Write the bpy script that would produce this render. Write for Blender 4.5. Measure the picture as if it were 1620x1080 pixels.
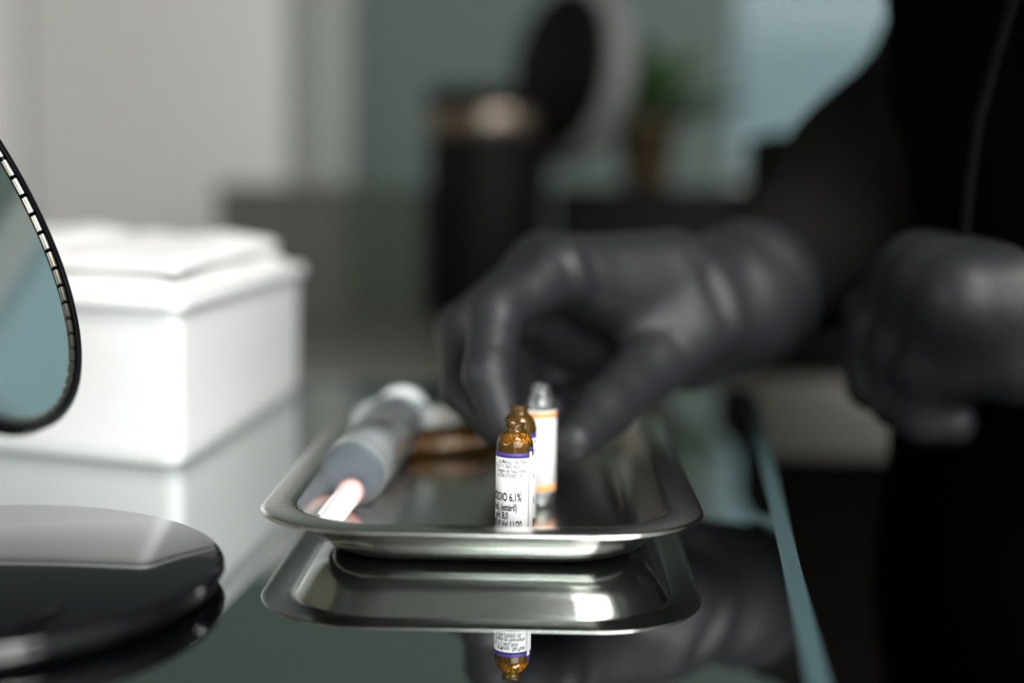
import bpy, bmesh, math, random
import numpy as np
from mathutils import Vector, Matrix

# ------------------------------------------------------------------ scene, camera, light
for o in list(bpy.data.objects):
    bpy.data.objects.remove(o, do_unlink=True)
SC = bpy.context.scene
COL = SC.collection
TABLE = 900.0            # table top above the floor, millimetres; all mm coordinates below are relative to the table top
CAM_H = 113.0
PITCH = math.radians(6.8)
ROLL = math.radians(0.7)

def W(x, y, z):
    return Vector((x * .001, y * .001, (z + TABLE) * .001))

cam_d = bpy.data.cameras.new('camera')
cam = bpy.data.objects.new('camera', cam_d)
COL.objects.link(cam)
cam_d.sensor_width = 36.0
cam_d.lens = 50.0
cam_d.clip_start = 0.01
cam_d.clip_end = 50
fw = Vector((0, math.cos(PITCH), -math.sin(PITCH)))
up0 = Vector((0, math.sin(PITCH), math.cos(PITCH)))
rt0 = Vector((1, 0, 0))
rt = rt0 * math.cos(ROLL) + up0 * math.sin(ROLL)
up = up0 * math.cos(ROLL) - rt0 * math.sin(ROLL)
M4 = Matrix((rt, up, -fw)).transposed().to_4x4()
M4.translation = W(0, 0, CAM_H)
cam.matrix_world = M4
cam_d.dof.use_dof = True
cam_d.dof.focus_distance = 0.425
cam_d.dof.aperture_fstop = 2.9
SC.camera = cam

SC.view_settings.view_transform = 'Standard'
SC.view_settings.look = 'None'
SC.view_settings.gamma = 1.0
SC.view_settings.use_curve_mapping = False
SC.view_settings.exposure = 0.0

wd = bpy.data.worlds.new('sky')
SC.world = wd
wd.use_nodes = True
wd.node_tree.nodes['Background'].inputs[0].default_value = (.50, .68, .73, 1)
wd.node_tree.nodes['Background'].inputs[1].default_value = .75

def area(name, loc, target, sx, sy, power, col):
    d = bpy.data.lights.new(name, 'AREA')
    d.shape = 'RECTANGLE'; d.size = sx; d.size_y = sy; d.energy = power; d.color = col
    o = bpy.data.objects.new(name, d); COL.objects.link(o)
    o.location = loc
    o.rotation_euler = (Vector(target) - Vector(loc)).to_track_quat('-Z', 'Y').to_euler()
    return o
# daylight coming in by the big window behind the camera
area('window_daylight', (.85, -1.84, 1.79), (.0, .6, 1.0), 2.2, 1.46, 105, (1.0, .985, .96))
# made-up ceiling panel that lights the tops (its housing is built with the room)
area('added_top_light', (.92, -.75, 2.66), (.92, -.75, 0), 1.2, .6, 74, (1.0, .975, .94))

# ------------------------------------------------------------------ helpers
def at(px, py, Y):
    """point at depth Y (mm) on the sight line of photo position px, py; used to lay out joints"""
    a, b = px - 810, py - 540
    u = a * math.cos(ROLL) + b * math.sin(ROLL); v = -a * math.sin(ROLL) + b * math.cos(ROLL)
    d = fw + rt0 * (u / 2250) - up0 * (v / 2250)
    d = d / d.y
    return Vector((0, 0, CAM_H)) + d * Y

def smooth(me):
    me.polygons.foreach_set('use_smooth', [True] * len(me.polygons)); me.update()

def mesh_obj(name, verts, faces, mat=None, parent=None, sm=False, loc=None):
    """verts in mm (local)"""
    me = bpy.data.meshes.new(name)
    me.from_pydata([tuple(c * .001 for c in v) for v in verts], [], faces)
    me.update()
    bm = bmesh.new(); bm.from_mesh(me)
    bmesh.ops.recalc_face_normals(bm, faces=bm.faces); bm.to_mesh(me); bm.free()
    if sm: smooth(me)
    if mat: me.materials.append(mat)
    o = bpy.data.objects.new(name, me); COL.objects.link(o)
    if parent: o.parent = parent
    if loc is not None: o.location = loc
    return o

def thing(name, label, cat, loc=(0, 0, 0), rot=(0, 0, 0), group=None):
    o = bpy.data.objects.new(name, None); COL.objects.link(o)
    o.empty_display_size = .02
    o.location = W(*loc); o.rotation_euler = rot
    tag(o, label, cat, group)
    return o

def tag(o, label, cat, group=None):
    o['label'] = label; o['category'] = cat
    if group: o['group'] = group
    return o

def struct(o):
    o['kind'] = 'structure'; return o

def box_vf(x0, x1, y0, y1, z0, z1):
    v = [(x, y, z) for z in (z0, z1) for y in (y0, y1) for x in (x0, x1)]
    f = [(0, 2, 3, 1), (4, 5, 7, 6), (0, 1, 5, 4), (1, 3, 7, 5), (3, 2, 6, 7), (2, 0, 4, 6)]
    return v, f

def box(name, x0, x1, y0, y1, z0, z1, mat, parent=None, bevel=0):
    v, f = box_vf(x0, x1, y0, y1, z0, z1)
    o = mesh_obj(name, v, f, mat, parent)
    if bevel:
        bm = bmesh.new(); bm.from_mesh(o.data)
        bmesh.ops.bevel(bm, geom=bm.edges[:], offset=bevel * .001, segments=3, affect='EDGES', profile=.5)
        bm.to_mesh(o.data); bm.free(); smooth(o.data)
        o.data.polygons.foreach_set('use_smooth', [True] * len(o.data.polygons))
    return o

def multi(boxes):
    V, Fc = [], []
    for b in boxes:
        v, f = box_vf(*b); n = len(V)
        V += v; Fc += [tuple(i + n for i in q) for q in f]
    return V, Fc

def lathe_vf(prof, n=48, close=False):
    V, Fc = [], []
    ring = []
    for r, z in prof:
        if r < 1e-6:
            ring.append([len(V)]); V.append((0, 0, z))
        else:
            ring.append(list(range(len(V), len(V) + n)))
            V += [(r * math.cos(2 * math.pi * k / n), r * math.sin(2 * math.pi * k / n), z) for k in range(n)]
    pairs = list(zip(ring, ring[1:]))
    if close: pairs.append((ring[-1], ring[0]))
    for a, b in pairs:
        if len(a) == 1 and len(b) == 1: continue
        for k in range(n):
            k2 = (k + 1) % n
            if len(a) == 1: Fc.append((a[0], b[k], b[k2]))
            elif len(b) == 1: Fc.append((a[k], b[0], a[k2]))
            else: Fc.append((a[k], b[k], b[k2], a[k2]))
    return V, Fc

def lathe(name, prof, mat, parent=None, n=48, close=False, M=None, loc=None):
    V, Fc = lathe_vf(prof, n, close)
    if M is not None: V = [tuple(M @ Vector(v)) for v in V]
    return mesh_obj(name, V, Fc, mat, parent, True, loc)

def tube_vf(pts, r, n=10):
    pts = [Vector(p) for p in pts]
    rs = r if isinstance(r, (list, tuple)) else [r] * len(pts)
    V, Fc = [], []
    prev = None
    for i, p in enumerate(pts):
        t = (pts[min(i + 1, len(pts) - 1)] - pts[max(i - 1, 0)]).normalized()
        a = prev - t * prev.dot(t) if prev is not None else t.orthogonal()
        a.normalize(); b = t.cross(a); prev = a
        V += [tuple(p + (a * math.cos(2 * math.pi * k / n) + b * math.sin(2 * math.pi * k / n)) * rs[i]) for k in range(n)]
    for i in range(len(pts) - 1):
        for k in range(n):
            k2 = (k + 1) % n
            Fc.append((i * n + k, i * n + k2, (i + 1) * n + k2, (i + 1) * n + k))
    Fc.append(tuple(range(n))); Fc.append(tuple((len(pts) - 1) * n + k for k in range(n)))
    return V, Fc

def copy_tree(o, parent=None):
    c = o.copy(); COL.objects.link(c); c.parent = parent
    for ch in list(o.children):
        copy_tree(ch, c)
    return c

# ------------------------------------------------------------------ materials
def nodes(m):
    m.use_nodes = True
    return m.node_tree.nodes, m.node_tree.links

def pmat(name, col, rough=.5, metal=0, spec=.5, bump=None, var=None, trans=0, ior=1.45, coat=0, sheen=0):
    m = bpy.data.materials.new(name)
    N, L = nodes(m)
    b = N['Principled BSDF']
    b.inputs['Base Color'].default_value = (*col, 1)
    b.inputs['Roughness'].default_value = rough
    b.inputs['Metallic'].default_value = metal
    b.inputs['Specular IOR Level'].default_value = spec
    b.inputs['IOR'].default_value = ior
    b.inputs['Transmission Weight'].default_value = trans
    b.inputs['Coat Weight'].default_value = coat
    b.inputs['Sheen Weight'].default_value = sheen
    if bump or var:
        tc = N.new('ShaderNodeTexCoord')
    if bump:
        sc, st = bump
        nz = N.new('ShaderNodeTexNoise'); nz.inputs['Scale'].default_value = sc; nz.inputs['Detail'].default_value = 4
        bp = N.new('ShaderNodeBump'); bp.inputs['Strength'].default_value = st; bp.inputs['Distance'].default_value = .001
        L.new(tc.outputs['Object'], nz.inputs['Vector']); L.new(nz.outputs[0], bp.inputs['Height']); L.new(bp.outputs[0], b.inputs['Normal'])
    if var:
        sc, amt = var
        nz = N.new('ShaderNodeTexNoise'); nz.inputs['Scale'].default_value = sc; nz.inputs['Detail'].default_value = 3
        mx = N.new('ShaderNodeMix'); mx.data_type = 'RGBA'
        mx.inputs[6].default_value = (*[c * (1 - amt) for c in col], 1)
        mx.inputs[7].default_value = (*[min(1, c * (1 + amt)) for c in col], 1)
        L.new(tc.outputs['Object'], nz.inputs['Vector']); L.new(nz.outputs[0], mx.inputs[0]); L.new(mx.outputs[2], b.inputs['Base Color'])
    return m

def thin_glass(name, tint, body=(0, (1, 1, 1)), rough=.02, gloss=1.0, bump=None):
    """wall of clear or tinted glass: see-through tint, some scattering in the wall, fresnel gloss"""
    m = bpy.data.materials.new(name)
    N, L = nodes(m); N.remove(N['Principled BSDF'])
    out = N['Material Output']
    tr = N.new('ShaderNodeBsdfTransparent'); tr.inputs[0].default_value = (*tint, 1)
    gl = N.new('ShaderNodeBsdfGlossy'); gl.inputs['Roughness'].default_value = rough
    gl.inputs['Color'].default_value = (gloss, gloss, gloss, 1)
    fr = N.new('ShaderNodeFresnel'); fr.inputs[0].default_value = 1.5
    mx = N.new('ShaderNodeMixShader')
    base = tr
    if body[0] > 0:
        df = N.new('ShaderNodeBsdfDiffuse'); df.inputs[0].default_value = (*body[1], 1)
        tl = N.new('ShaderNodeBsdfTranslucent'); tl.inputs[0].default_value = (*body[1], 1)
        m1 = N.new('ShaderNodeMixShader'); m1.inputs[0].default_value = .5
        L.new(df.outputs[0], m1.inputs[1]); L.new(tl.outputs[0], m1.inputs[2])
        m2 = N.new('ShaderNodeMixShader'); m2.inputs[0].default_value = body[0]
        L.new(tr.outputs[0], m2.inputs[1]); L.new(m1.outputs[0], m2.inputs[2])
        base = m2
    if bump:
        tc = N.new('ShaderNodeTexCoord')
        nz = N.new('ShaderNodeTexNoise'); nz.inputs['Scale'].default_value = bump[0]
        bp = N.new('ShaderNodeBump'); bp.inputs['Strength'].default_value = bump[1]; bp.inputs['Distance'].default_value = .001
        L.new(tc.outputs['Object'], nz.inputs['Vector']); L.new(nz.outputs[0], bp.inputs['Height']); L.new(bp.outputs[0], gl.inputs['Normal'])
    L.new(fr.outputs[0], mx.inputs[0]); L.new(base.outputs[0], mx.inputs[1]); L.new(gl.outputs[0], mx.inputs[2])
    L.new(mx.outputs[0], out.inputs[0])
    return m

def emis(name, col, s):
    m = bpy.data.materials.new(name)
    N, L = nodes(m); N.remove(N['Principled BSDF'])
    e = N.new('ShaderNodeEmission'); e.inputs[0].default_value = (*col, 1); e.inputs[1].default_value = s
    L.new(e.outputs[0], N['Material Output'].inputs[0])
    return m

WALLWHITE = pmat('white_lacquer_panel', (.40, .395, .385), .45, var=(3, .03))
ENDSHADE = pmat('grey_green_end_shade', (.19, .205, .195), .5)  # darkening at the partition's right end, put into the colour
WALLPALE = pmat('pale_grey_paint', (.36, .37, .36), .7)
WALLBEIGE = pmat('beige_paint', (.50, .45, .37), .7)
WALLGREEN = pmat('grey_green_paint', (.115, .152, .138), .7, var=(2, .08))
CEIL = pmat('ceiling_paint', (.25, .26, .25), .8)
FLOORM = pmat('dark_brown_floor', (.008, .0065, .0045), .6, 0, .1, var=(4, .2))
STEEL = pmat('stainless_steel', (.68, .665, .64), .19, 1, bump=(900, .02))
BLACKGLOSS = pmat('black_gloss_plastic', (.004, .004, .005), .06, 0, .5)
BLACKMATTE = pmat('black_plastic', (.003, .003, .003), .55, 0, .12)
MIRROR = pmat('mirror_silver', (.86, .90, .90), .015, 1)
CHROME = pmat('chrome', (.75, .73, .70), .18, 1)
COLLAR = pmat('brushed_bronze', (.20, .165, .14), .32, 1)
BEZEL = pmat('aged_silver', (.32, .30, .26), .35, 1)
WHITEPL = pmat('white_plastic', (.70, .71, .72), .4, bump=(60, .05))
PAPER = pmat('white_paper', (.75, .75, .75), .85, bump=(90, .25))
LABELM = pmat('white_label_paper', (.63, .63, .645), .55)
PURPLE = pmat('purple_ink', (.055, .035, .22), .5)
ORANGE = pmat('orange_ink', (.85, .30, .06), .5)
INK = pmat('black_ink', (.008, .008, .01), .8, 0, .1)
INK2 = pmat('faded_violet_ink', (.05, .045, .075), .8, 0, .1)
AMBER = thin_glass('amber_glass', (.74, .50, .13), (.12, (.60, .40, .10)), .05, .65, bump=(500, .15))
CLEAR = thin_glass('clear_glass', (.93, .95, .95), (.08, (.8, .85, .85)), .04)
PANE = thin_glass('window_glass', (.93, .97, .96))
LIQ = pmat('brown_liquid', (.105, .042, .006), .08, 0, .5)
DROP = pmat('golden_droplets', (.85, .60, .20), .15, 0, .6)
SYR = thin_glass('syringe_polypropylene', (.86, .90, .92), (.46, (.80, .84, .86)), .2)
SYRF = thin_glass('syringe_front_plastic', (.80, .84, .88), (.12, (.6, .64, .68)), .3, .6)
PLUNGER = pmat('plunger_white_plastic', (.72, .76, .78), .4)
PINK = pmat('pink_plastic', (.86, .52, .50), .4)
CAPM = pmat('cap_white_plastic', (.84, .84, .83), .35)
GLOVE = pmat('black_nitrile_rubber', (.0125, .013, .0155), .52, 0, .4, bump=(160, .2))
CLOTH = pmat('black_cloth', (.001, .001, .001), .95, 0, .02, bump=(700, .2))
SLEEVE = pmat('charcoal_cloth', (.0075, .007, .007), .95, 0, .06, bump=(700, .3))
SKIN = pmat('skin', (.45, .28, .2), .5)
HAIR = pmat('dark_hair', (.01, .008, .006), .5)
TABTOP = pmat('dark_mirrored_glass', (.50, .53, .525), .012, 1)
TABEDGE = pmat('teal_glass_edge', (.055, .094, .102), .12, 0, .7)
FRAME = pmat('black_metal', (.01, .01, .01), .4, .6)
COUNTER = pmat('beige_grey_laminate', (.11, .107, .095), .35, var=(5, .06))
DARKWOOD = pmat('dark_brown_wood', (.005, .004, .003), .7, 0, .1)
OLIVE = pmat('dark_olive_board', (.06, .062, .052), .7)
OLIVE2 = pmat('dark_green_board', (.03, .042, .03), .7)
POT = pmat('brown_clay', (.04, .024, .012), .6)
LEAF = pmat('green_leaf', (.025, .06, .016), .5, var=(30, .4))
SOIL = pmat('soil', (.03, .02, .015), .9)
SLAT = thin_glass('blind_slat_vinyl', (.5, .75, .8), (.75, (.62, .80, .84)), .3, .5)
FRAMEW = pmat('white_window_frame', (.6, .62, .6), .5)
LAMPM = emis('lamp_glow', (1, .9, .76), 26)

# ------------------------------------------------------------------ the room
def room():
    X0, X1, Y0, Y1, Z0, Z1 = -1750, 2100, -1900, 2700, -900, 1800
    def w(name, boxes, mat):
        V, Fc = multi(boxes); o = mesh_obj(name, V, Fc, mat, loc=W(0, 0, 0)); return struct(o)
    w('floor', [(X0, X1, Y0, Y1, Z0 - 50, Z0)], FLOORM)
    w('ceiling', [(X0, X1, Y0, Y1, Z1, Z1 + 50)], CEIL)
    w('wall_left', [(X0 - 60, X0, Y0, Y1, Z0, Z1)], WALLBEIGE)
    w('wall_right', [(X1, X1 + 60, Y0, Y1, Z0, Z1)], WALLPALE)
    # rear wall with the blind window
    a, b, c, d = 385, 1500, 110, 790
    w('wall_back', [(X0, a, Y1, Y1 + 80, Z0, Z1), (b, X1, Y1, Y1 + 80, Z0, Z1), (a, b, Y1, Y1 + 80, Z0, c), (a, b, Y1, Y1 + 80, d, Z1)], WALLGREEN)
    # front wall (behind the camera) with the big window
    e, f, g, h = -300, 2000, 120, 1660
    w('wall_front', [(X0, e, Y0 - 80, Y0, Z0, Z1), (f, X1, Y0 - 80, Y0, Z0, Z1), (e, f, Y0 - 80, Y0, Z0, g), (e, f, Y0 - 80, Y0, h, Z1)], WALLPALE)
    def window(name, a, b, c, d, y0, y1):
        t = 35
        V, Fc = multi([(a, a + t, y0, y1, c, d), (b - t, b, y0, y1, c, d), (a + t, b - t, y0, y1, c, c + t), (a + t, b - t, y0, y1, d - t, d), ((a + b) / 2 - 15, (a + b) / 2 + 15, y0, y1, c + t, d - t)])
        o = mesh_obj(name, V, Fc, FRAMEW, loc=W(0, 0, 0)); struct(o)
        ym = (y0 + y1) / 2
        mid = (a + b) / 2
        for p, q in ((a + t, mid - 15), (mid + 15, b - t)):
            box('pane', p, q, ym - 2, ym + 2, c + t, d - t, PANE, o)
    window('window_1', a, b, c, d, Y1 + 30, Y1 + 75)
    window('window_2', e, f, g, h, Y0 - 75, Y0 - 30)
    # venetian blind on the rear window
    bl = thing('venetian_blind', 'pale teal venetian blind in the window beyond the plant', 'blind', (943, Y1 - 22, 100))
    box('head_rail', -552, 552, -14, 14, 664, 695, FRAMEW, bl)
    sl = None
    for k in range(36):
        if sl is None:
            V, Fc = [], []
            for i in range(4):
                t = (i / 3 - .5)
                y = t * 21 ; z = t * 13 - 2.2 * (1 - (2 * t) ** 2)
                for x in (-548, 548): V += [(x, y, z), (x, y, z - .5)]
            for i in range(3):
                q = i * 4; Fc += [(q, q + 4, q + 6, q + 2), (q + 1, q + 3, q + 7, q + 5)]
            Fc += [(0, 2, 3, 1), (12, 13, 15, 14)]
            sl = mesh_obj('slat', V, Fc, SLAT, bl); s = sl
        else:
            s = sl.copy(); COL.objects.link(s)
        s.location = (0, 0, (20 + k * 18) * .001)
    box('bottom_rail', -548, 548, -10, 10, 0, 9, FRAMEW, bl)
    # white partition on the left: panels, added end strip with the shade painted in
    yp = 1730
    V, Fc = box_vf(-1750, -272, yp + 18, yp + 120, -900, 385)
    wp = mesh_obj('wall_partition', V, Fc, WALLWHITE, loc=W(0, 0, 0)); struct(wp)
    for x0, x1 in ((-1745, -1180), (-1174, -592), (-586, -274)):
        box('panel', x0, x1, yp, yp + 17.5, -880, 380, WALLWHITE, wp, bevel=2)
    box('end_shade_strip', -272, -196, yp + 6, yp + 125, -900, 388, ENDSHADE, wp, bevel=8)  # added strip, its darker colour paints the fall-off into shade
    pn = thing('added_top_panel', 'flat rectangular panel added in the ceiling to light things from above', 'lamp', (920, -750, 1800))  # housing of the made-up top light
    V, Fc = multi([(-650, 650, -350, -305, -35, 0), (-650, 650, 305, 350, -35, 0), (-650, -605, -305, 305, -35, 0), (605, 650, -305, 305, -35, 0)])
    mesh_obj('frame', V, Fc, FRAMEW, pn)
    box('backing', -605, 605, -305, 305, -10, 0, FRAMEW, pn)
    # ceiling lamp to the right behind the camera
    lp = thing('ceiling_lamp', 'round ceiling lamp with a warm glowing disc above the work table', 'lamp', (620, -180, 1800))
    lathe('housing', [(0, 0), (88, 0), (92, -4), (92, -30), (84, -34), (78, -30), (78, -24), (0, -24)], FRAMEW, lp)
    lathe('diffuser', [(0, -25), (77, -25), (77, -29), (0, -33)], LAMPM, lp)
room()

# ------------------------------------------------------------------ table
TROT = math.radians(-7.36)
def table():
    t = thing('glass_table', 'table with a dark mirroring glass top carrying tray, mirror and white box', 'table', (130.5, 752, -900), (0, 0, TROT))
    x0, x1, y0, y1 = -1000, 0, -930, 0
    def ring(i, z): return [(x0 + i, y0 + i, z), (x1 - i, y0 + i, z), (x1 - i, y1 - i, z), (x0 + i, y1 - i, z)]
    V = ring(6, 900) + ring(0, 897.8) + ring(0, 890) + ring(2, 888)
    Fc = [(0, 1, 2, 3), (12, 15, 14, 13)]
    for q in range(3):
        for k in range(4): Fc.append((q * 4 + k, q * 4 + (k + 1) % 4, q * 4 + 4 + (k + 1) % 4, q * 4 + 4 + k))
    o = mesh_obj('glass_top', V, Fc, TABTOP, t)
    o.data.materials.append(TABEDGE)
    for p in o.data.polygons: p.material_index = 0 if abs(p.normal.z) > .999 else 1
    V, Fc = multi([(x0 + 30, x1 - 30, y0 + 30, y0 + 55, 848, 888), (x0 + 30, x1 - 30, y1 - 55, y1 - 30, 848, 888), (x0 + 30, x0 + 55, y0 + 55, y1 - 55, 848, 888), (x1 - 55, x1 - 30, y0 + 55, y1 - 55, 848, 888)])
    mesh_obj('apron', V, Fc, FRAME, t)
    for x in (x0 + 45, x1 - 45):
        for y in (y0 + 45, y1 - 45):
            V, Fc = box_vf(x - 17, x + 17, y - 17, y + 17, 0, 848)
            mesh_obj('leg', V, Fc, FRAME, t)
table()

# ------------------------------------------------------------------ counter behind
def counter():
    c = thing('counter', 'beige grey counter along the back behind the glass table', 'counter', (0, 1000, -900))
    box('worktop', -1250, 1500, 0, 690, 812, 868, COUNTER, c, bevel=3)
    for x in (-1230, -200, 700, 1460):
        box('side_panel', x, x + 22, 40, 690, 0, 812, DARKWOOD, c)
    box('back_panel', -1208, 1460, 660, 680, 0, 812, DARKWOOD, c)
counter()
CT = -32.0    # counter top

# ------------------------------------------------------------------ steel tray
def rrect(hx, hy, r, n=9):
    P = []
    for cx, cy, a0 in ((hx - r, hy - r, 0), (-hx + r, hy - r, 90), (-hx + r, -hy + r, 180), (hx - r, -hy + r, 270)):
        for k in range(n):
            a = math.radians(a0 + 90 * k / (n - 1)); P.append((cx + r * math.cos(a), cy + r * math.sin(a)))
        # points along the straight side keep the flange slightly bowed
    return P
def tray():
    t = thing('steel_tray', 'shallow stainless steel tray with a wide rim on the glass table', 'tray', (-6.5, 495.5, 0), (0, 0, math.radians(-1.35)))
    hx, hy = 66.0, 113.5
    # inset from outer edge, height (upper surface)
    prof = [(0.0, 13.2), (.35, 13.9), (1.5, 14.1), (8.0, 14.3), (9.4, 14.1), (10.4, 13.4), (11.3, 12.2), (13.2, 9.0), (15.0, 6.3), (17.0, 4.0), (19.2, 2.3), (21.5, 1.3), (24.5, .92), (28, .85), (60, .85)]
    rings = []
    for ins, z in prof:
        r = max(34 - ins * .55, 4)
        rings.append([(x, y, z) for x, y in rrect(hx - ins, hy - ins, r, 11)])
    n = len(rings[0])
    # lower surface
    lower = []
    for (ins, z) in reversed(prof[1:]):
        dz, di = (-.8, 0)
        if 10 < ins < 20: di = -.75; dz = -.45
        r = max(34 - (ins + di) * .55, 4)
        lower.append([(x, y, max(z + dz, .03)) for x, y in rrect(hx - ins - di, hy - ins - di, r, 11)])
    allr = rings + lower
    V = [p for rg in allr for p in rg]
    Fc = []
    for i in range(len(allr)):
        j = (i + 1) % len(allr)
        if i == len(rings) - 1: continue
        for k in range(n):
            k2 = (k + 1) % n
            Fc.append((i * n + k, i * n + k2, j * n + k2, j * n + k))
    i = len(rings) - 1
    Fc.append(tuple(i * n + k for k in range(n))); Fc.append(tuple((i + 1) * n + k for k in range(n)))
    o = mesh_obj('tray_shell', V, Fc, STEEL, t, True)
    return t
tray()
FLOOR_T = .9

# ------------------------------------------------------------------ ampoules
def text_lines(parent, lines, R, mat):
    for body, size, wid, zc, a_right in lines:
        cu = bpy.data.curves.new('txt', 'FONT'); cu.body = body; cu.size = size * 1.38; cu.align_x = 'RIGHT'; cu.offset = .034 * size if size > 1.5 else .012; cu.resolution_u = 3
        to = bpy.data.objects.new('txt', cu); COL.objects.link(to)
        dg = bpy.context.evaluated_depsgraph_get()
        me = bpy.data.meshes.new_from_object(to.evaluated_get(dg))
        bpy.data.objects.remove(to, do_unlink=True)
        bm = bmesh.new(); bm.from_mesh(me)
        bmesh.ops.triangulate(bm, faces=bm.faces[:])
        for v in bm.verts:
            s = v.co.x * wid                        # arc length, mm, from the right end
            a = math.radians(a_right) + s / R       # 0 faces the camera (-y), positive to the right
            z = v.co.y + zc - size * .5
            v.co = Vector((R * math.sin(a), -R * math.cos(a), z)) * .001
        bm.to_mesh(me); bm.free()
        me.materials.clear(); me.materials.append(mat if size > 1.5 else INK2)
        me.name = 'printed_text'
        o = bpy.data.objects.new('printed_text', me); COL.objects.link(o); o.parent = parent

def strip(name, R, z0, z1, a0, a1, mat, parent, skew=0, th=.08, n=60):
    """a band of paper or ink wrapped round the glass; angles in degrees, 0 towards -y, positive to the right"""
    V, Fc = [], []
    for i in range(n + 1):
        a = math.radians(a0 + (a1 - a0) * i / n); dz = skew * i / n
        for rr in (R, R + th):
            V += [(rr * math.sin(a), -rr * math.cos(a), z0 + dz), (rr * math.sin(a), -rr * math.cos(a), z1 + dz)]
    for i in range(n):
        q, p = i * 4, i * 4 + 4
        Fc += [(q + 2, p + 2, p + 3, q + 3), (q, q + 1, p + 1, p), (q + 1, q + 3, p + 3, p + 1), (q, p, p + 2, q + 2)]
    Fc += [(0, 2, 3, 1), (n * 4, n * 4 + 1, n * 4 + 3, n * 4 + 2)]
    return mesh_obj(name, V, Fc, mat, parent, True)

AMP_PROF = [(0, .35), (3.6, .25), (4.7, .1), (5.25, .45), (5.48, 1.2), (5.5, 3), (5.5, 31.6), (5.38, 32.6), (5.0, 33.7), (4.3, 34.8), (3.45, 35.7), (2.85, 36.3), (2.72, 36.8), (2.9, 37.5), (3.05, 38.2)]
def glass_shell(t, mat, prof=AMP_PROF, jag=.35, seed=0):
    rnd = random.Random(seed)
    inner = [(max(r - .45, 0), z + (.55 if z < 1 else 0)) for r, z in reversed(prof)]
    V, Fc = lathe_vf(prof + inner, 40)
    top = prof[-1][1]
    V = [(x, y, z + (jag * math.sin(3 * math.atan2(y, x) + seed) + rnd.uniform(-.12, .12) if z > top - .01 else 0)) for x, y, z in V]
    return mesh_obj('glass_body', V, Fc, mat, t, True)

def droplets(t, seed, z0=32.3, z1=35.6, num=300):
    rnd = random.Random(seed)
    bm = bmesh.new()
    for k in range(num):
        a = rnd.uniform(0, 2 * math.pi); z = rnd.triangular(z0, z1, z0 + .8)
        R = np.interp(z, [p[1] for p in AMP_PROF[5:]], [p[0] for p in AMP_PROF[5:]]) - .5
        s = rnd.choice((.13, .16, .2, .25, .3, .36))
        bmesh.ops.create_icosphere(bm, subdivisions=1, radius=s, matrix=Matrix.Translation((R * math.cos(a), R * math.sin(a), z)))
    V = [tuple(v.co) for v in bm.verts]; Fc = [tuple(v.index for v in f.verts) for f in bm.faces]; bm.free()
    o = mesh_obj('droplets', V, Fc, DROP, t, True); o['kind'] = 'stuff'

def amber_ampoule(label, loc, rz, seed, lines):
    t = thing('amber_ampoule', label, 'ampoule', loc, (0, 0, rz), 'amber ampoules')
    glass_shell(t, AMBER, seed=seed)
    lathe('liquid', [(0, .95), (4.7, .95), (5.0, 1.4), (5.0, 32.2), (4.7, 32.0), (0, 32.0)], LIQ, t, 32)
    if seed == 3: droplets(t, seed)
    lb = strip('label', 5.53, 3.0, 29.2, -292, 50, LABELM, t, skew=-.35)
    strip('purple_band', 5.56, 28.9, 30.3, -292, 50, PURPLE, lb, skew=-.35)
    strip('label_edge', 5.53, 3.2, 30.4, 52, 66, LABELM, lb)
    strip('purple_band', 5.56, 30.2, 31.5, 52, 66, PURPLE, lb)
    if lines: text_lines(lb, lines, 5.66, INK)
    return t

LN = [('da Mooca - São Paulo', 1.25, .62, 27.6, 42), ('Tel. (11) 2602-3636', 1.25, .62, 26.25, 17), ('Angelo do Nascimento', 1.25, .62, 24.85, 42), ('61.034.370/0001-95', 1.25, .62, 23.4, 27),
      ('SÓDIO 6,1%', 2.5, .56, 17.0, 22), ('10 mL (estéril)', 2.1, .58, 13.9, 9), ('pH: 8,0', 2.1, .58, 11.4, -18), ('Fab 05/19 Val 11/20', 2.1, .58, 8.8, 25)]
amber_ampoule('opened amber ampoule with purple banded white label, nearest the front rim of the tray', (1.2, 416, FLOOR_T), 0, 3, LN)
amber_ampoule('opened amber ampoule half hidden right behind the front amber ampoule', (2.6, 446, FLOOR_T), math.radians(38), 8, LN)

def clear_ampoule():
    t = thing('clear_ampoule', 'clear glass ampoule with orange banded white label pinched between the gloved fingers', 'ampoule', (9.6, 473, FLOOR_T), (0, 0, math.radians(20)))
    prof = AMP_PROF[:6] + [(5.5, 33.6), (5.4, 34.8), (5.15, 36), (4.7, 37.2), (4.15, 38.2), (3.75, 39), (3.6, 39.8), (3.75, 40.6), (3.6, 41.2)]
    glass_shell(t, CLEAR, prof, seed=5)
    lathe('liquid', [(0, .95), (4.6, .95), (4.95, 1.4), (4.95, 8), (0, 8)], thin_glass('clear_liquid', (.9, .94, .94), (.08, (.8, .85, .85))), t, 32)
    lb = strip('label', 5.53, 5.4, 33.0, -200, 140, LABELM, t)
    strip('orange_band', 5.56, 30.6, 32.4, -200, 140, ORANGE, lb)
    strip('orange_band', 5.56, 5.9, 7.7, -200, 140, ORANGE, lb)
clear_ampoule()

# two amber ampoules lying at the back of the tray
def lying(label, loc, rot, seed):
    t = thing('amber_ampoule', label, 'ampoule', loc, rot, 'amber ampoules')
    glass_shell(t, AMBER, seed=seed)
    lathe('liquid', [(0, .95), (4.7, .95), (5.0, 1.4), (5.0, 20), (0, 20)], LIQ, t, 32)
lying('amber ampoule lying in the tray next to the syringe barrel', (-10, 561, FLOOR_T + 5.5), (math.radians(90), 0, math.radians(-72)), 11)
lying('amber ampoule lying in the tray behind the curled gloved fingers', (14, 574, FLOOR_T + 5.5), (math.radians(90), 0, math.radians(-100)), 12)

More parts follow.
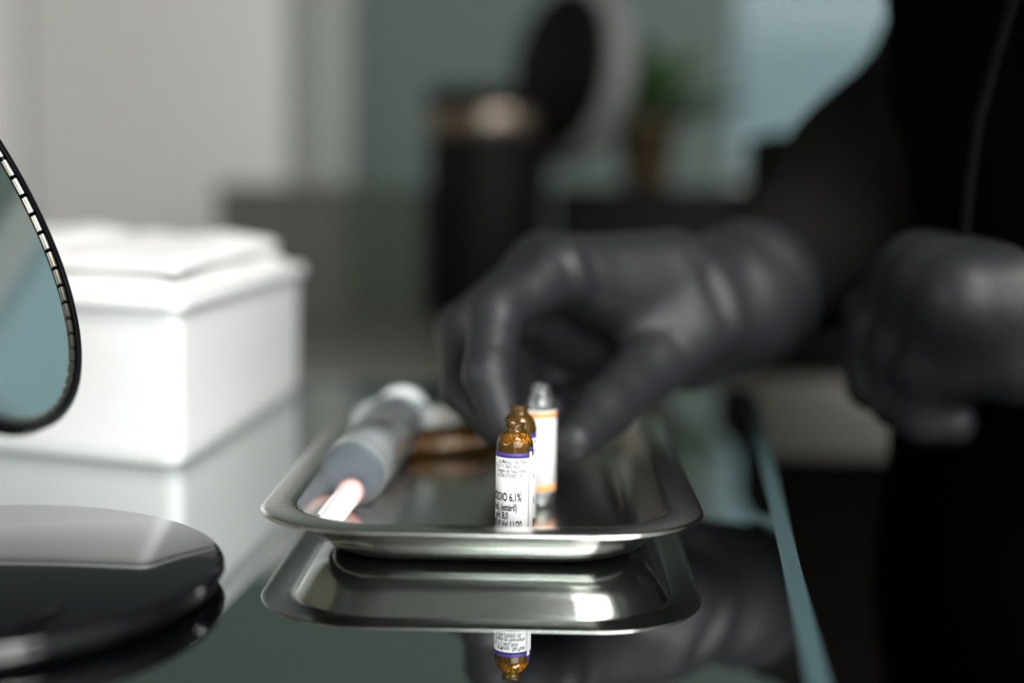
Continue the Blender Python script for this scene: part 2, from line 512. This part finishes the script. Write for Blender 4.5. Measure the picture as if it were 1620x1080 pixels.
# ------------------------------------------------------------------ syringe
def syringe():
    p0 = Vector((-52.6, 466, 12.3)); p1 = Vector((-45.0, 576, 13.6))
    ax = (p1 - p0).normalized()
    t = thing('syringe', 'large clear plastic syringe with pink needle hub lying in the left of the tray', 'syringe', tuple(p0))
    side = ax.cross(Vector((0, 0, 1))).normalized(); upv = side.cross(ax)
    M = Matrix((side, upv, ax)).transposed()          # lathe axis z -> syringe axis
    def L(name, prof, mat, off=(0, 0), par=t, n=40, close=False):
        V, Fc = lathe_vf(prof, n, close)
        V = [tuple(M @ Vector((x + off[0], y + off[1], z))) for x, y, z in V]
        return mesh_obj(name, V, Fc, mat, par, True)
    L('barrel', [(10.9, .6), (11.1, 1.6), (11.1, 90), (10.1, 90), (10.1, 1.6), (10.2, .6)], SYR, close=True)
    L('barrel_front', [(0, .2), (8.6, .0), (10.4, .3), (10.9, .6), (10.2, 1.4), (0, 1.2)], SYRF)
    # finger flange
    V, Fc = lathe_vf([(9.4, 90), (13.5, 90), (13.5, 92.2), (9.4, 92.2)], 40, True)
    V = [tuple(M @ Vector((x * (1.0 if abs(x) < 9.2 else 1.25), max(y, -10.8) * .86, z))) for x, y, z in V]
    mesh_obj('finger_flange', V, Fc, SYR, t)
    L('plunger_seal', [(0, 1.9), (8.8, 2.1), (9.7, 3.0), (9.8, 6), (9.3, 7), (9.8, 8), (9.8, 11), (0, 11)], pmat('grey_rubber', (.13, .15, .18), .5))
    V, Fc = multi([(-7.6, 7.6, -.8, .8, 11, 113), (-.8, .8, -7.6, 7.6, 11, 113)])
    V = [tuple(M @ Vector(v)) for v in V]
    mesh_obj('plunger_rod', V, Fc, PLUNGER, t)
    L('thumb_rest', [(0, 113), (10.8, 113), (11.1, 114), (10.8, 115.4), (0, 115.4)], PLUNGER)
    off = (0, -5.2)
    L('nozzle', [(0, 0), (3.2, -.6), (2.6, -7), (0, -7)], SYR, off)
    L('needle_hub', [(3.7, -2.2), (4.3, -3), (4.2, -9), (3.5, -10.5), (2.6, -12), (0, -12)], PINK, off, n=24)
    L('needle_cap', [(3.55, -9.4), (3.45, -11), (2.9, -46), (2.7, -49), (0, -49.5), (0, -48), (2.1, -47.5), (2.9, -10)], CAPM, off, n=24)
    for k in range(6):
        a = k * math.pi / 3
        V, Fc = box_vf(-.25, .25, 2.9, 3.9, -40, -11)
        V = [tuple(M @ (Matrix.Rotation(a, 3, 'Z') @ Vector(v) + Vector((off[0], off[1], 0)))) for v in V]
        mesh_obj('cap_rib', V, Fc, CAPM, t)
syringe()

# ------------------------------------------------------------------ white box with paper
def vnoise(p, s=1.0, seed=0):
    from mathutils import noise
    return noise.noise(Vector(p) * s + Vector((seed, seed * 2, 0)))

def white_box():
    t = thing('white_box', 'white plastic box heaped with folded white paper beside the tray', 'box', (-124, 524, 0))
    A = Vector((0, 0, 0)); B = Vector((16, 196, 0)); C2 = Vector((-150, 58, 0)); D = Vector((-140, 255, 0))
    quad = [C2, A, B, D]
    ctr = sum(quad, Vector()) / 4
    def rounded(inset, z, r=9, n=6):
        P = []
        q = [ctr + (p - ctr) * (1 - inset / 110) for p in quad]
        for i in range(4):
            p, a, b = q[i], q[i - 1], q[(i + 1) % 4]
            u, v = (a - p).normalized(), (b - p).normalized()
            s, e = p + u * r, p + v * r
            for k in range(n):
                f = k / (n - 1)
                P.append(((s * (1 - f) ** 2 + p * 2 * f * (1 - f) + e * f * f)) + Vector((0, 0, z)))
        return P
    def loft(name, specs, mat, cap=(True, True)):
        V, Fc = [], []
        rings = [rounded(*s) for s in specs]; n = len(rings[0])
        for rg in rings: V += [tuple(p) for p in rg]
        for i in range(len(rings) - 1):
            for k in range(n): Fc.append((i * n + k, i * n + (k + 1) % n, (i + 1) * n + (k + 1) % n, (i + 1) * n + k))
        if cap[0]: Fc.append(tuple(range(n)))
        if cap[1]: Fc.append(tuple((len(rings) - 1) * n + k for k in range(n)))
        return mesh_obj(name, V, Fc, mat, t, True)
    loft('body', [(7, .1), (3, 0), (.5, 3), (0, 8), (-1, 58), (-1, 64), (1, 64), (2, 8), (4, 4)], WHITEPL)
    loft('rim', [(-1, 59), (-4.5, 60), (-5, 63), (-4, 65.5), (1, 66), (1.2, 63)], WHITEPL, (False, False))
    # sheets of folded paper heaped on top
    def sheet(name, z0, h, s0, s1, seed, tilt):
        V, Fc = [], []
        n = 22
        for j in range(n + 1):
            for i in range(n + 1):
                u, v = i / n, j / n
                uu = s0[0] + (s1[0] - s0[0]) * u; vv = s0[1] + (s1[1] - s0[1]) * v
                p = (A * (1 - vv) + B * vv) * (1 - uu) + (C2 * (1 - vv) + D * vv) * uu
                edge = min(u, 1 - u, v, 1 - v)
                z = z0 + h * min(1, (edge * 7)) ** .6 + 2.2 * vnoise((u * 3, v * 3, 0), 1, seed) + tilt[0] * u + tilt[1] * v
                V.append((p.x, p.y, z))
        m = (n + 1) ** 2
        V += [(x, y, z0 - 1.5) for x, y, z in V[:m]]
        for j in range(n):
            for i in range(n):
                a = j * (n + 1) + i; q = (a, a + 1, a + n + 2, a + n + 1)
                Fc.append(q); Fc.append(tuple(x + m for x in reversed(q)))
        rim = [i for i in range(n)] + [i * (n + 1) + n for i in range(n)] + [n * (n + 1) + n - i for i in range(n)] + [(n - i) * (n + 1) for i in range(n)]
        for a, b in zip(rim, rim[1:] + rim[:1]): Fc.append((a, b, b + m, a + m))
        mesh_obj(name, V, Fc, PAPER, t, True)
    sheet('folded_paper', 64, 9, (.02, .03), (.97, .97), 3, (0, 3))
    sheet('folded_paper', 74, 4.5, (.05, .10), (.52, .93), 7, (0, 3.5))
    sheet('folded_paper', 74, 6, (.54, .12), (.95, .94), 11, (0, 4))
white_box()

# ------------------------------------------------------------------ swivel mirror on the left
def mirror():
    b = Vector((-147, 366, 0)); c = Vector((-153.7, 368.5, 106.7)); R = 69.7
    n = Vector((.884, -.04, .466)).normalized()
    t = thing('swivel_mirror', 'round black framed swivel mirror on a glossy black disc base at the left', 'mirror', tuple(b))
    lathe('base', [(0, 0), (60, 0), (66.5, .6), (69.3, 2.2), (70.5, 4.6), (70.3, 6.4), (69.4, 7.6), (67.8, 8.2), (0, 8.4)], BLACKGLOSS, t, 128)
    lc = c - b
    a = n.cross(Vector((0, 0, 1))).normalized(); u = a.cross(n).normalized()
    M = Matrix((a, u, n)).transposed()
    tf = lambda V: [tuple(lc + M @ Vector(v)) for v in V]
    V, Fc = lathe_vf([(R - 2.4, 1.2), (R - 1.6, 2.0), (R - .6, 1.8), (R, 1.0), (R, -2.5), (R - 1.5, -4.5), (R - 8, -5.5), (0, -5.5), (0, -3), (R - 2.4, -3)], 128)
    fr = mesh_obj('frame', tf(V), Fc, BLACKGLOSS, t, True)
    V, Fc = lathe_vf([(0, 0), (R - 2.4, 0), (R - 2.4, -2), (0, -2)], 128)
    g = mesh_obj('mirror_glass', tf(V), Fc, MIRROR, t)
    # silver bezel pieces between glass and frame
    seg = None
    N = 66
    for k in range(N):
        if seg is None:
            V, Fc = [], []
            m = 5
            for i in range(m):
                an = (i / (m - 1) - .5) * 2 * math.pi / N * .8
                for rr, zz in ((R - 3.9, .1), (R - 3.6, .7), (R - 2.9, .9), (R - 2.5, .2)):
                    V.append((rr * math.cos(an), rr * math.sin(an), zz))
            for i in range(m - 1):
                for j in range(4):
                    Fc.append((i * 4 + j, i * 4 + (j + 1) % 4, i * 4 + 4 + (j + 1) % 4, i * 4 + 4 + j))
            Fc += [(0, 1, 2, 3), ((m - 1) * 4, (m - 1) * 4 + 3, (m - 1) * 4 + 2, (m - 1) * 4 + 1)]
            seg = mesh_obj('bezel_piece', V, Fc, BEZEL, fr, False); s = seg
        else:
            s = seg.copy(); COL.objects.link(s)
        s.matrix_local = Matrix.Translation(lc * .001) @ M.to_4x4() @ Matrix.Rotation(2 * math.pi * k / N, 4, 'Z')
    back = lc - n * 7
    V, Fc = tube_vf([Vector((-34, 0, 8)), Vector((-34, 0, 50)), Vector((-32, 1, 80)), back + Vector((-6, 0, -3)), back], [6, 5, 5, 5, 6], 20)
    mesh_obj('post', V, Fc, BLACKGLOSS, t, True)
mirror()

# ------------------------------------------------------------------ things on the back counter
def canister():
    D = 1430
    p = at(772, 300, D)
    t = thing('black_canister', 'black canister with a metal collar and its round lid flipped open on the counter', 'canister', (p.x, D, CT))
    lathe('body', [(0, 0), (56, 0), (60, 3), (61, 10), (61, 176), (59, 180), (52, 180), (52, 12), (0, 12)], BLACKMATTE, t, 56)
    lathe('metal_collar', [(61, 176), (63, 178), (63, 204), (61, 207), (58, 207), (58, 178)], COLLAR, t, 56, close=True)
    lathe('top_ring', [(52, 200), (59, 205), (62, 208), (62, 220), (58, 226), (50, 226), (48, 215)], BLACKMATTE, t, 56, close=True)
    c = Vector((68, 2, 246)); n = Vector((-.84, -.52, .12)).normalized()
    a = n.cross(Vector((0, 0, 1))).normalized(); u = a.cross(n)
    M = Matrix((a, u, n)).transposed()
    V, Fc = lathe_vf([(0, 6), (76, 6), (80, 3), (80, -2), (0, -2)], 48)
    lid = mesh_obj('lid', [tuple(c + M @ Vector(v)) for v in V], Fc, BLACKMATTE, t, True)
    V, Fc = lathe_vf([(81, -3), (92, -8), (95, -16), (90, -30), (66, -44), (0, -50), (0, -47), (64, -41), (80, -22)], 48)
    mesh_obj('lid_shell', [tuple(c + M @ Vector(v)) for v in V], Fc, pmat('grey_enamel', (.16, .165, .17), .5), lid, True)
    V, Fc = box_vf(55, 72, -14, 14, 196, 222)
    mesh_obj('hinge', V, Fc, BLACKMATTE, t)
canister()

def storage_box():
    t = thing('storage_box', 'dark olive storage box on the counter between the white box and the canister', 'box', (-195, 1480, CT))
    V, Fc = multi([(-100, 100, -60, -54, 0, 120), (-100, 100, 54, 60, 0, 120), (-100, -94, -54, 54, 0, 120), (94, 100, -54, 54, 0, 120), (-94, 94, -54, 54, 0, 6)])
    mesh_obj('body', V, Fc, OLIVE, t)
    box('divider', 30, 92, -66, -60.5, 8, 128, OLIVE2, t)
    box('lid', -103, 103, -63, 63, 120, 128, OLIVE, t, bevel=1)
storage_box()

def case_and_plant():
    p = at(1010, 340, 1560)
    t = thing('black_case', 'low black case on the counter behind the gloved hand, carrying the potted plant', 'case', (p.x, 1560, CT))
    box('body', -92, 130, -70, 70, 4, 118, BLACKMATTE, t, bevel=14)
    box('lid', -94, 132, -72, 72, 104, 130, BLACKMATTE, t, bevel=8)
    for x in (-70, 108):
        for y in (-50, 50):
            lathe('foot', [(0, 0), (8, 0), (9, 4), (0, 4.5)], BLACKMATTE, t, 16, loc=Vector((x, y, 0)) * .001)
    q = at(1022, 250, 1565)
    pl = thing('potted_plant', 'small leafy green plant in a brown pot on the black case', 'plant', (q.x, 1565, CT + 130))
    lathe('pot', [(0, 0), (24, 0), (25, 2), (34, 62), (37, 63), (37, 72), (34, 72), (31, 62), (0, 60)], POT, pl, 40)
    lathe('soil', [(0, 63), (31.5, 62), (31, 58), (0, 58)], SOIL, pl, 32)
    rnd = random.Random(4)
    for k in range(36):
        a = rnd.uniform(0, 2 * math.pi); el = rnd.uniform(.35, 1.35); ln = rnd.uniform(75, 125)
        d = Vector((math.cos(a) * math.cos(el), math.sin(a) * math.cos(el), math.sin(el)))
        base = Vector((rnd.uniform(-10, 10), rnd.uniform(-10, 10), 62))
        sd = d.cross(Vector((0, 0, 1))).normalized(); nn = sd.cross(d)
        V, Fc = [], []
        m = 7
        for i in range(m):
            f = i / (m - 1); wv = 21 * math.sin(math.pi * min(1, f * .93 + .05)) ** .8 * (.25 + .75 * min(1, max(0, f - .25) * 3))
            c = base + d * ln * f + Vector((0, 0, -18 * f * f))
            V += [tuple(c - sd * wv + nn * 3), tuple(c), tuple(c + sd * wv + nn * 3), tuple(c - nn * .6)]
        for i in range(m - 1):
            o4 = i * 4
            for j in range(4): Fc.append((o4 + j, o4 + (j + 1) % 4, o4 + 4 + (j + 1) % 4, o4 + 4 + j))
        mesh_obj('leaf', V, Fc, LEAF, pl, True)
case_and_plant()

def bag():
    t = thing('black_bag', 'black upright bag on the counter behind the black sleeve', 'bag', (232, 1062, CT))
    box('body', -54, 120, -40, 45, 0, 172, BLACKMATTE, t, bevel=10)
    box('side_pocket', -72, -54, -36, 40, 0, 118, BLACKMATTE, t, bevel=6)
    box('flap', -56, 122, -43, 30, 124, 175, BLACKMATTE, t, bevel=8)
    V, Fc = tube_vf([Vector((-40 + 100 * i / 10, 0, 170 + 8 * math.sin(math.pi * i / 10))) for i in range(11)], 4, 10)
    mesh_obj('handle', V, Fc, BLACKMATTE, t, True)
bag()

# ------------------------------------------------------------------ the person: smooth implicit bodies, meshed with surface nets
def surface_nets(f, org, h):
    nx, ny, nz = f.shape
    ins = f < 0
    acc = np.zeros((nx - 1, ny - 1, nz - 1, 3), np.float32); cnt = np.zeros((nx - 1, ny - 1, nz - 1), np.float32)
    quads = []
    idx = -np.ones((nx - 1, ny - 1, nz - 1), np.int64)
    edges = []
    for ax in range(3):
        s0 = [slice(None)] * 3; s1 = [slice(None)] * 3
        s0[ax] = slice(0, -1); s1[ax] = slice(1, None)
        f0, f1 = f[tuple(s0)], f[tuple(s1)]
        cr = ins[tuple(s0)] != ins[tuple(s1)]
        t = np.where(cr, f0 / np.where(cr, f0 - f1, 1), 0).astype(np.float32)
        oth = [a for a in range(3) if a != ax]
        for d0 in (0, 1):
            for d1 in (0, 1):
                sl = [slice(None)] * 3
                sl[oth[0]] = slice(d0, f.shape[oth[0]] - 1 + d0); sl[oth[1]] = slice(d1, f.shape[oth[1]] - 1 + d1)
                c = cr[tuple(sl)]; tt = t[tuple(sl)]
                acc[..., ax] += np.where(c, tt, 0)
                acc[..., oth[0]] += np.where(c, d0, 0); acc[..., oth[1]] += np.where(c, d1, 0)
                cnt += c
        edges.append((cr, ins[tuple(s0)]))
    act = cnt > 0
    ii = np.argwhere(act)
    idx[act] = np.arange(len(ii))
    P = (ii + acc[act] / cnt[act][:, None]) * h + np.array(org)
    for ax in range(3):
        cr, sg = edges[ax]
        o0, o1 = [a for a in range(3) if a != ax]
        e = np.argwhere(cr)
        ok = (e[:, o0] > 0) & (e[:, o1] > 0) & (e[:, o0] < f.shape[o0] - 1) & (e[:, o1] < f.shape[o1] - 1)
        e = e[ok]; s = sg[tuple(e.T)]
        def cell(a, b):
            q = e.copy(); q[:, o0] -= a; q[:, o1] -= b; return idx[tuple(q.T)]
        q = np.stack([cell(1, 1), cell(0, 1), cell(0, 0), cell(1, 0)], 1)
        flip = s if ax != 1 else ~s
        q[~flip] = q[~flip][:, ::-1]
        quads.append(q)
    return P, np.concatenate(quads)

class Field:
    def __init__(s, lo, hi, h):
        s.lo = np.array(lo, float); s.h = h
        n = np.ceil((np.array(hi) - s.lo) / h).astype(int) + 1
        g = [s.lo[i] + np.arange(n[i]) * h for i in range(3)]
        s.X, s.Y, s.Z = [a.astype(np.float32) for a in np.meshgrid(*g, indexing='ij')]
        s.f = np.full(s.X.shape, 1e3, np.float32)
    def cap(s, a, b, r0, r1):
        a = np.array(a, np.float32); b = np.array(b, np.float32); ba = b - a
        px, py, pz = s.X - a[0], s.Y - a[1], s.Z - a[2]
        t = np.clip((px * ba[0] + py * ba[1] + pz * ba[2]) / float(ba @ ba), 0, 1)
        return np.sqrt((px - ba[0] * t) ** 2 + (py - ba[1] * t) ** 2 + (pz - ba[2] * t) ** 2) - (r0 + (r1 - r0) * t)
    def ell(s, c, r, yaw=0):
        x, y, z = s.X - c[0], s.Y - c[1], s.Z - c[2]
        if yaw:
            x, y = x * math.cos(yaw) + y * math.sin(yaw), -x * math.sin(yaw) + y * math.cos(yaw)
        k = np.sqrt((x / r[0]) ** 2 + (y / r[1]) ** 2 + (z / r[2]) ** 2)
        return (k - 1) * min(r)
    def add(s, d, k=6.0):
        hh = np.clip(.5 + .5 * (s.f - d) / k, 0, 1)
        s.f = s.f + (d - s.f) * hh - k * hh * (1 - hh)
    def sub(s, d, k=3.0):
        d = -d
        hh = np.clip(.5 - .5 * (s.f - d) / k, 0, 1)
        s.f = s.f + (d - s.f) * hh + k * hh * (1 - hh)
    def chain(s, pts, rs, k=6.0, kin=3.0):
        d = None
        for i in range(len(pts) - 1):
            q = s.cap(pts[i], pts[i + 1], rs[i], rs[i + 1])
            if d is None: d = q
            else:
                hh = np.clip(.5 + .5 * (d - q) / kin, 0, 1); d = d + (q - d) * hh - kin * hh * (1 - hh)
        s.add(d, k)
    def obj(s, name, mat, parent, origin):
        P, Q = surface_nets(s.f, s.lo, s.h)
        me = bpy.data.meshes.new(name)
        P = (P - np.array(origin)) * .001
        me.vertices.add(len(P)); me.vertices.foreach_set('co', P.astype(np.float32).ravel())
        me.loops.add(Q.size); me.loops.foreach_set('vertex_index', Q.astype(np.int32).ravel())
        me.polygons.add(len(Q)); me.polygons.foreach_set('loop_start', np.arange(0, Q.size, 4, dtype=np.int32))
        me.update(calc_edges=True); me.validate()
        bm = bmesh.new(); bm.from_mesh(me)
        for _ in range(2):
            bmesh.ops.smooth_vert(bm, verts=bm.verts, factor=.5, use_axis_x=True, use_axis_y=True, use_axis_z=True)
        bmesh.ops.recalc_face_normals(bm, faces=bm.faces)
        bm.to_mesh(me); bm.free()
        smooth(me)
        if mat: me.materials.append(mat)
        o = bpy.data.objects.new(name, me); COL.objects.link(o)
        if parent: o.parent = parent
        return o

# joints, mm over the table top
WR = at(1185, 480, 584)                 # right wrist
EL = Vector((252, 782, 160))            # right elbow
SH = Vector((292, 752, 452))            # right shoulder
WL = at(1690, 480, 528)                 # left wrist
EL2 = Vector((395, 408, 180))
SH2 = Vector((302, 442, 452))
BC = (268, 592)                         # torso axis

def person():
    F = Field((60, 330, -900), (520, 890, 905), 7.0)
    def slab(z0, z1, rx0, ry0, rx1, ry1, cx0=0, cx1=0):
        """torso segment: elliptical cross section blended between two heights"""
        t = np.clip((F.Z - z0) / (z1 - z0), 0, 1)
        rx = rx0 + (rx1 - rx0) * t; ry = ry0 + (ry1 - ry0) * t; cx = BC[0] + cx0 + (cx1 - cx0) * t
        k = np.sqrt(((F.X - cx) / rx) ** 2 + ((F.Y - BC[1]) / ry) ** 2)
        d = (k - 1) * np.minimum(rx, ry)
        dz = np.maximum(z0 - F.Z, F.Z - z1)
        return np.maximum(d, dz)
    F.add(slab(-120, 60, 100, 145, 106, 138, 4, 0), 10)
    F.add(slab(60, 260, 108, 138, 116, 148), 30)
    F.add(slab(260, 430, 116, 148, 98, 150), 30)
    F.add(F.ell((BC[0] + 6, BC[1], 440), (88, 165, 60)), 40)
    # seat and legs, shoes
    F.add(F.ell((BC[0] + 15, BC[1], -90), (108, 145, 90)), 30)
    for sy in (-1, 1):
        y = BC[1] + sy * 78
        F.chain([(BC[0] + 5, y, -110), (BC[0] + 2, y + sy * 6, -450), (BC[0] + 16, y + sy * 8, -820), ], [84, 60, 46], 20, 15)
        F.chain([(BC[0] + 40, y + sy * 8, -862), (BC[0] - 120, y + sy * 18, -868)], [37, 30], 14)
    # neck and head
    F.chain([(BC[0] - 5, BC[1], 450), (BC[0] - 22, BC[1], 560)], [62, 52], 40)
    F.add(F.ell((BC[0] - 30, BC[1], 690), (98, 76, 112)), 22)
    F.add(F.ell((BC[0] - 60, BC[1], 620), (58, 52, 52)), 25)
    F.chain([(BC[0] - 126, BC[1], 690), (BC[0] - 137, BC[1], 655)], [9, 14], 12)
    for sy in (-1, 1):
        F.add(F.ell((BC[0] - 22, BC[1] + sy * 80, 672), (18, 8, 30)), 6)
        F.sub(F.ell((BC[0] - 124, BC[1] + sy * 32, 692), (16, 18, 10)), 10)
    F.sub(F.ell((BC[0] - 118, BC[1], 618), (16, 24, 3)), 6)
    # arms in loose sleeves
    F.chain([SH, EL], [66, 54], 26)
    m1 = EL.lerp(WR, .45); e1 = EL.lerp(WR, .90)
    F.chain([EL, m1, e1], [56, 45, 31], 22, 20)
    F.chain([SH2, EL2], [66, 54], 26)
    e2 = EL2.lerp(WL, .93)
    F.chain([EL2, EL2.lerp(WL, .5), e2], [54, 44, 33], 22, 20)
    # folds of the cloth
    F.f += (2.6 * np.sin(F.Z * .045 + F.X * .05 + 2.0 * np.sin(F.Y * .021)) * np.sin(F.Y * .03 + F.X * .025)) * (F.Z < 470)
    base = (BC[0], BC[1], -900)
    o = F.obj('person', CLOTH, None, base)
    o.location = W(*base)
    tag(o, 'person in black clothes and gloves reaching into the steel tray from the right', 'person')
    o.data.materials.append(SLEEVE); o.data.materials.append(SKIN)
    pos = np.zeros(len(o.data.polygons) * 3); o.data.polygons.foreach_get('center', pos)
    pos = pos.reshape(-1, 3) * 1000 + np.array(base)
    def segd(a, b):
        a = np.array(a); ba = np.array(b) - a
        t = np.clip(((pos - a) @ ba) / (ba @ ba), 0, 1)
        return np.linalg.norm(pos - a - t[:, None] * ba, axis=1)
    mi = np.zeros(len(pos), int)
    mi[segd(EL, WR) < 66] = 1
    mi[pos[:, 2] > 540] = 2
    o.data.polygons.foreach_set('material_index', mi.astype(np.int32))
    # hair
    Hf = Field((150, 480, 560), (440, 710, 850), 6)
    Hf.add(Hf.ell((BC[0] - 20, BC[1], 700), (104, 83, 114)), 1)
    Hf.sub(Hf.ell((BC[0] - 110, BC[1], 640), (86, 90, 96)), 10)
    hair = Hf.obj('hair', HAIR, o, base)
    # drawstring and toggle of the jacket
    pts = [at(1612, -60, 486), at(1602, 0, 492), at(1575, 90, 504), at(1548, 190, 512), at(1533, 290, 518), at(1526, 372, 524), at(1524, 420, 527)]
    V, Fc = tube_vf([p - Vector(base) for p in pts], 2.2, 8)
    mesh_obj('drawstring', V, Fc, pmat('grey_cord', (.0035, .0035, .0035), .9, 0, .05), o, True)
    c = at(1481, 915, 561) - Vector(base)
    V, Fc = lathe_vf([(0, -6.5), (2, -5.8), (3.2, -3), (3.5, 0), (3.2, 3), (2, 5.8), (0, 6.5)], 16)
    mesh_obj('toggle', [tuple(c + Vector(v)) for v in V], Fc, pmat('grey_toggle', (.03, .028, .022), .6), o, True)
    return o, base
PERSON, PBASE = person()

def glove_right():
    F = Field((-46, 450, 4), (125, 640, 108), 1.3)
    T = lambda px, py, Y: at(px, py, Y)
    wr = T(1165, 480, 580)
    mc = [T(884, 430, 524), T(862, 420, 545), T(884, 432, 566), T(920, 455, 584)]
    # index finger (nearest the camera)
    F.chain([mc[0], T(785, 494, 497), T(772, 592, 480), T(797, 676, 472.5)], [11.2, 9.7, 8.5, 6.8], 5, 3)
    F.chain([mc[1], T(732, 522, 534), T(734, 615, 512), T(786, 676, 490)], [11.4, 9.8, 8.6, 7.0], 2.2, 3)
    F.chain([mc[2], T(765, 545, 560), T(806, 645, 540), T(868, 655, 522)], [11, 9.4, 8.4, 7.2], 2.2, 3)
    F.chain([mc[3], T(840, 560, 580), T(884, 640, 562), T(945, 635, 548)], [10.2, 8.8, 8, 7], 2.2, 3)
    # back of the hand and palm
    for q, r0, r1 in zip(mc, (17, 17, 16, 15), (11.2, 11.6, 11.2, 10.6)):
        F.chain([wr, q], [r0 + 3, r1], 9)
    F.chain([T(1060, 432, 556), T(905, 428, 532)], [17, 11], 10)
    F.chain([T(1080, 520, 575), T(950, 520, 565)], [20, 17], 10)
    F.chain([T(960, 560, 572), T(880, 520, 568)], [15, 13], 8)
    # thumb: metacarpal, two phalanges
    F.chain([T(1120, 505, 556), T(1026, 582, 532), T(955, 648, 500), T(908, 698, 478)], [17, 12.4, 10.0, 7.6], 9, 4)
    F.chain([T(1045, 500, 552), T(940, 470, 538)], [15, 9], 12)
    # heel of the hand and cuff
    F.chain([T(1115, 500, 570), T(1092, 548, 568)], [23, 18], 10)
    dirn = (EL - wr).normalized()
    F.chain([T(1115, 480, 572), wr, wr + dirn * 10], [24, 28, 31], 10)
    # creases of the rubber round joints, wrist and thumb root
    def crease(c, ax, rad, amp, wl, wob=0):
        ax = Vector(ax).normalized()
        dd = (F.X - c.x) ** 2 + (F.Y - c.y) ** 2 + (F.Z - c.z) ** 2
        q = (F.X - c.x) * ax.x + (F.Y - c.y) * ax.y + (F.Z - c.z) * ax.z
        q = q + 1.8 * np.sin((F.X + F.Z * .7) * .21 + wob) + 1.2 * np.sin((F.Z - F.Y) * .13 + 2 * wob)
        F.f += amp * np.cos(q * 2 * math.pi / wl) * np.exp(-dd / rad ** 2)
    crease(T(790, 490, 492), (.5, 0, .85), 9, .35, 6)
    crease(T(772, 592, 476), (0, 0, 1), 8, .3, 6, 1)
    crease(T(890, 440, 515), (1, 0, .4), 15, 1.0, 13, 2)
    crease(T(953, 645, 495), (.7, 0, .7), 10, .4, 8, 3)
    crease(T(1030, 575, 525), (.8, 0, .5), 18, .35, 12, 4)
    crease(T(1120, 470, 556), (1, 0, .35), 22, .8, 15, 5)
    amp = np.maximum(np.sqrt((F.X - 9.6) ** 2 + (F.Y - 473) ** 2) - 5.75, F.Z - 60)
    F.f = np.maximum(F.f, -amp)
    g = F.obj('glove', GLOVE, PERSON, PBASE)
    g['label'] = 'black nitrile glove with finger and thumb pinching the clear ampoule'
glove_right()

def glove_left():
    F = Field((100, 465, -14), (235, 605, 125), 1.5)
    T = lambda px, py, Y: at(px, py, Y)
    wr = WL
    idx_ = [T(1446, 440, 556), T(1376, 498, 566), T(1370, 575, 570), T(1408, 618, 566)]
    mid = [T(1458, 432, 540), T(1386, 522, 554), T(1380, 606, 558), T(1430, 640, 552)]
    rng = [T(1482, 446, 522), T(1420, 545, 540), T(1420, 636, 546), T(1470, 655, 540)]
    pky = [T(1524, 470, 506), T(1464, 580, 524), T(1458, 662, 532), T(1510, 670, 530)]
    for ch, r in ((idx_, (12.5, 10.2, 9.4, 8.6)), (mid, (12.8, 10.4, 9.6, 8.6)), (rng, (12.5, 10.2, 9.4, 8.6)), (pky, (12, 9.8, 9.2, 8.6))):
        F.chain(ch, r, 1.6, 5)
    for ch, r in ((idx_, 17), (mid, 18), (rng, 18), (pky, 17)):
        F.chain([wr, ch[0]], [r + 4, 13], 14)
    F.chain([T(1600, 560, 516), T(1540, 560, 520)], [20, 17], 12)
    F.chain([T(1620, 470, 510), T(1540, 490, 508)], [17, 13], 12)
    F.chain([T(1620, 520, 545), T(1500, 560, 560), T(1430, 590, 562)], [15, 11, 8.5], 8, 4)     # thumb on the far side
    dirn = (EL2 - wr).normalized()
    F.chain([wr, wr + dirn * 20], [27, 31], 10)
    wrd = np.sqrt((F.X - wr.x) ** 2 + (F.Y - wr.y) ** 2 + (F.Z - wr.z) ** 2)
    F.f += .5 * np.sin(F.X * .4 + F.Z * .15 + 1.8 * np.sin(F.Z * .1)) * np.exp(-(wrd / 30) ** 2)
    g = F.obj('glove', GLOVE, PERSON, PBASE)
    g['label'] = 'black nitrile glove on a loosely closed hand at the right edge'
glove_left()
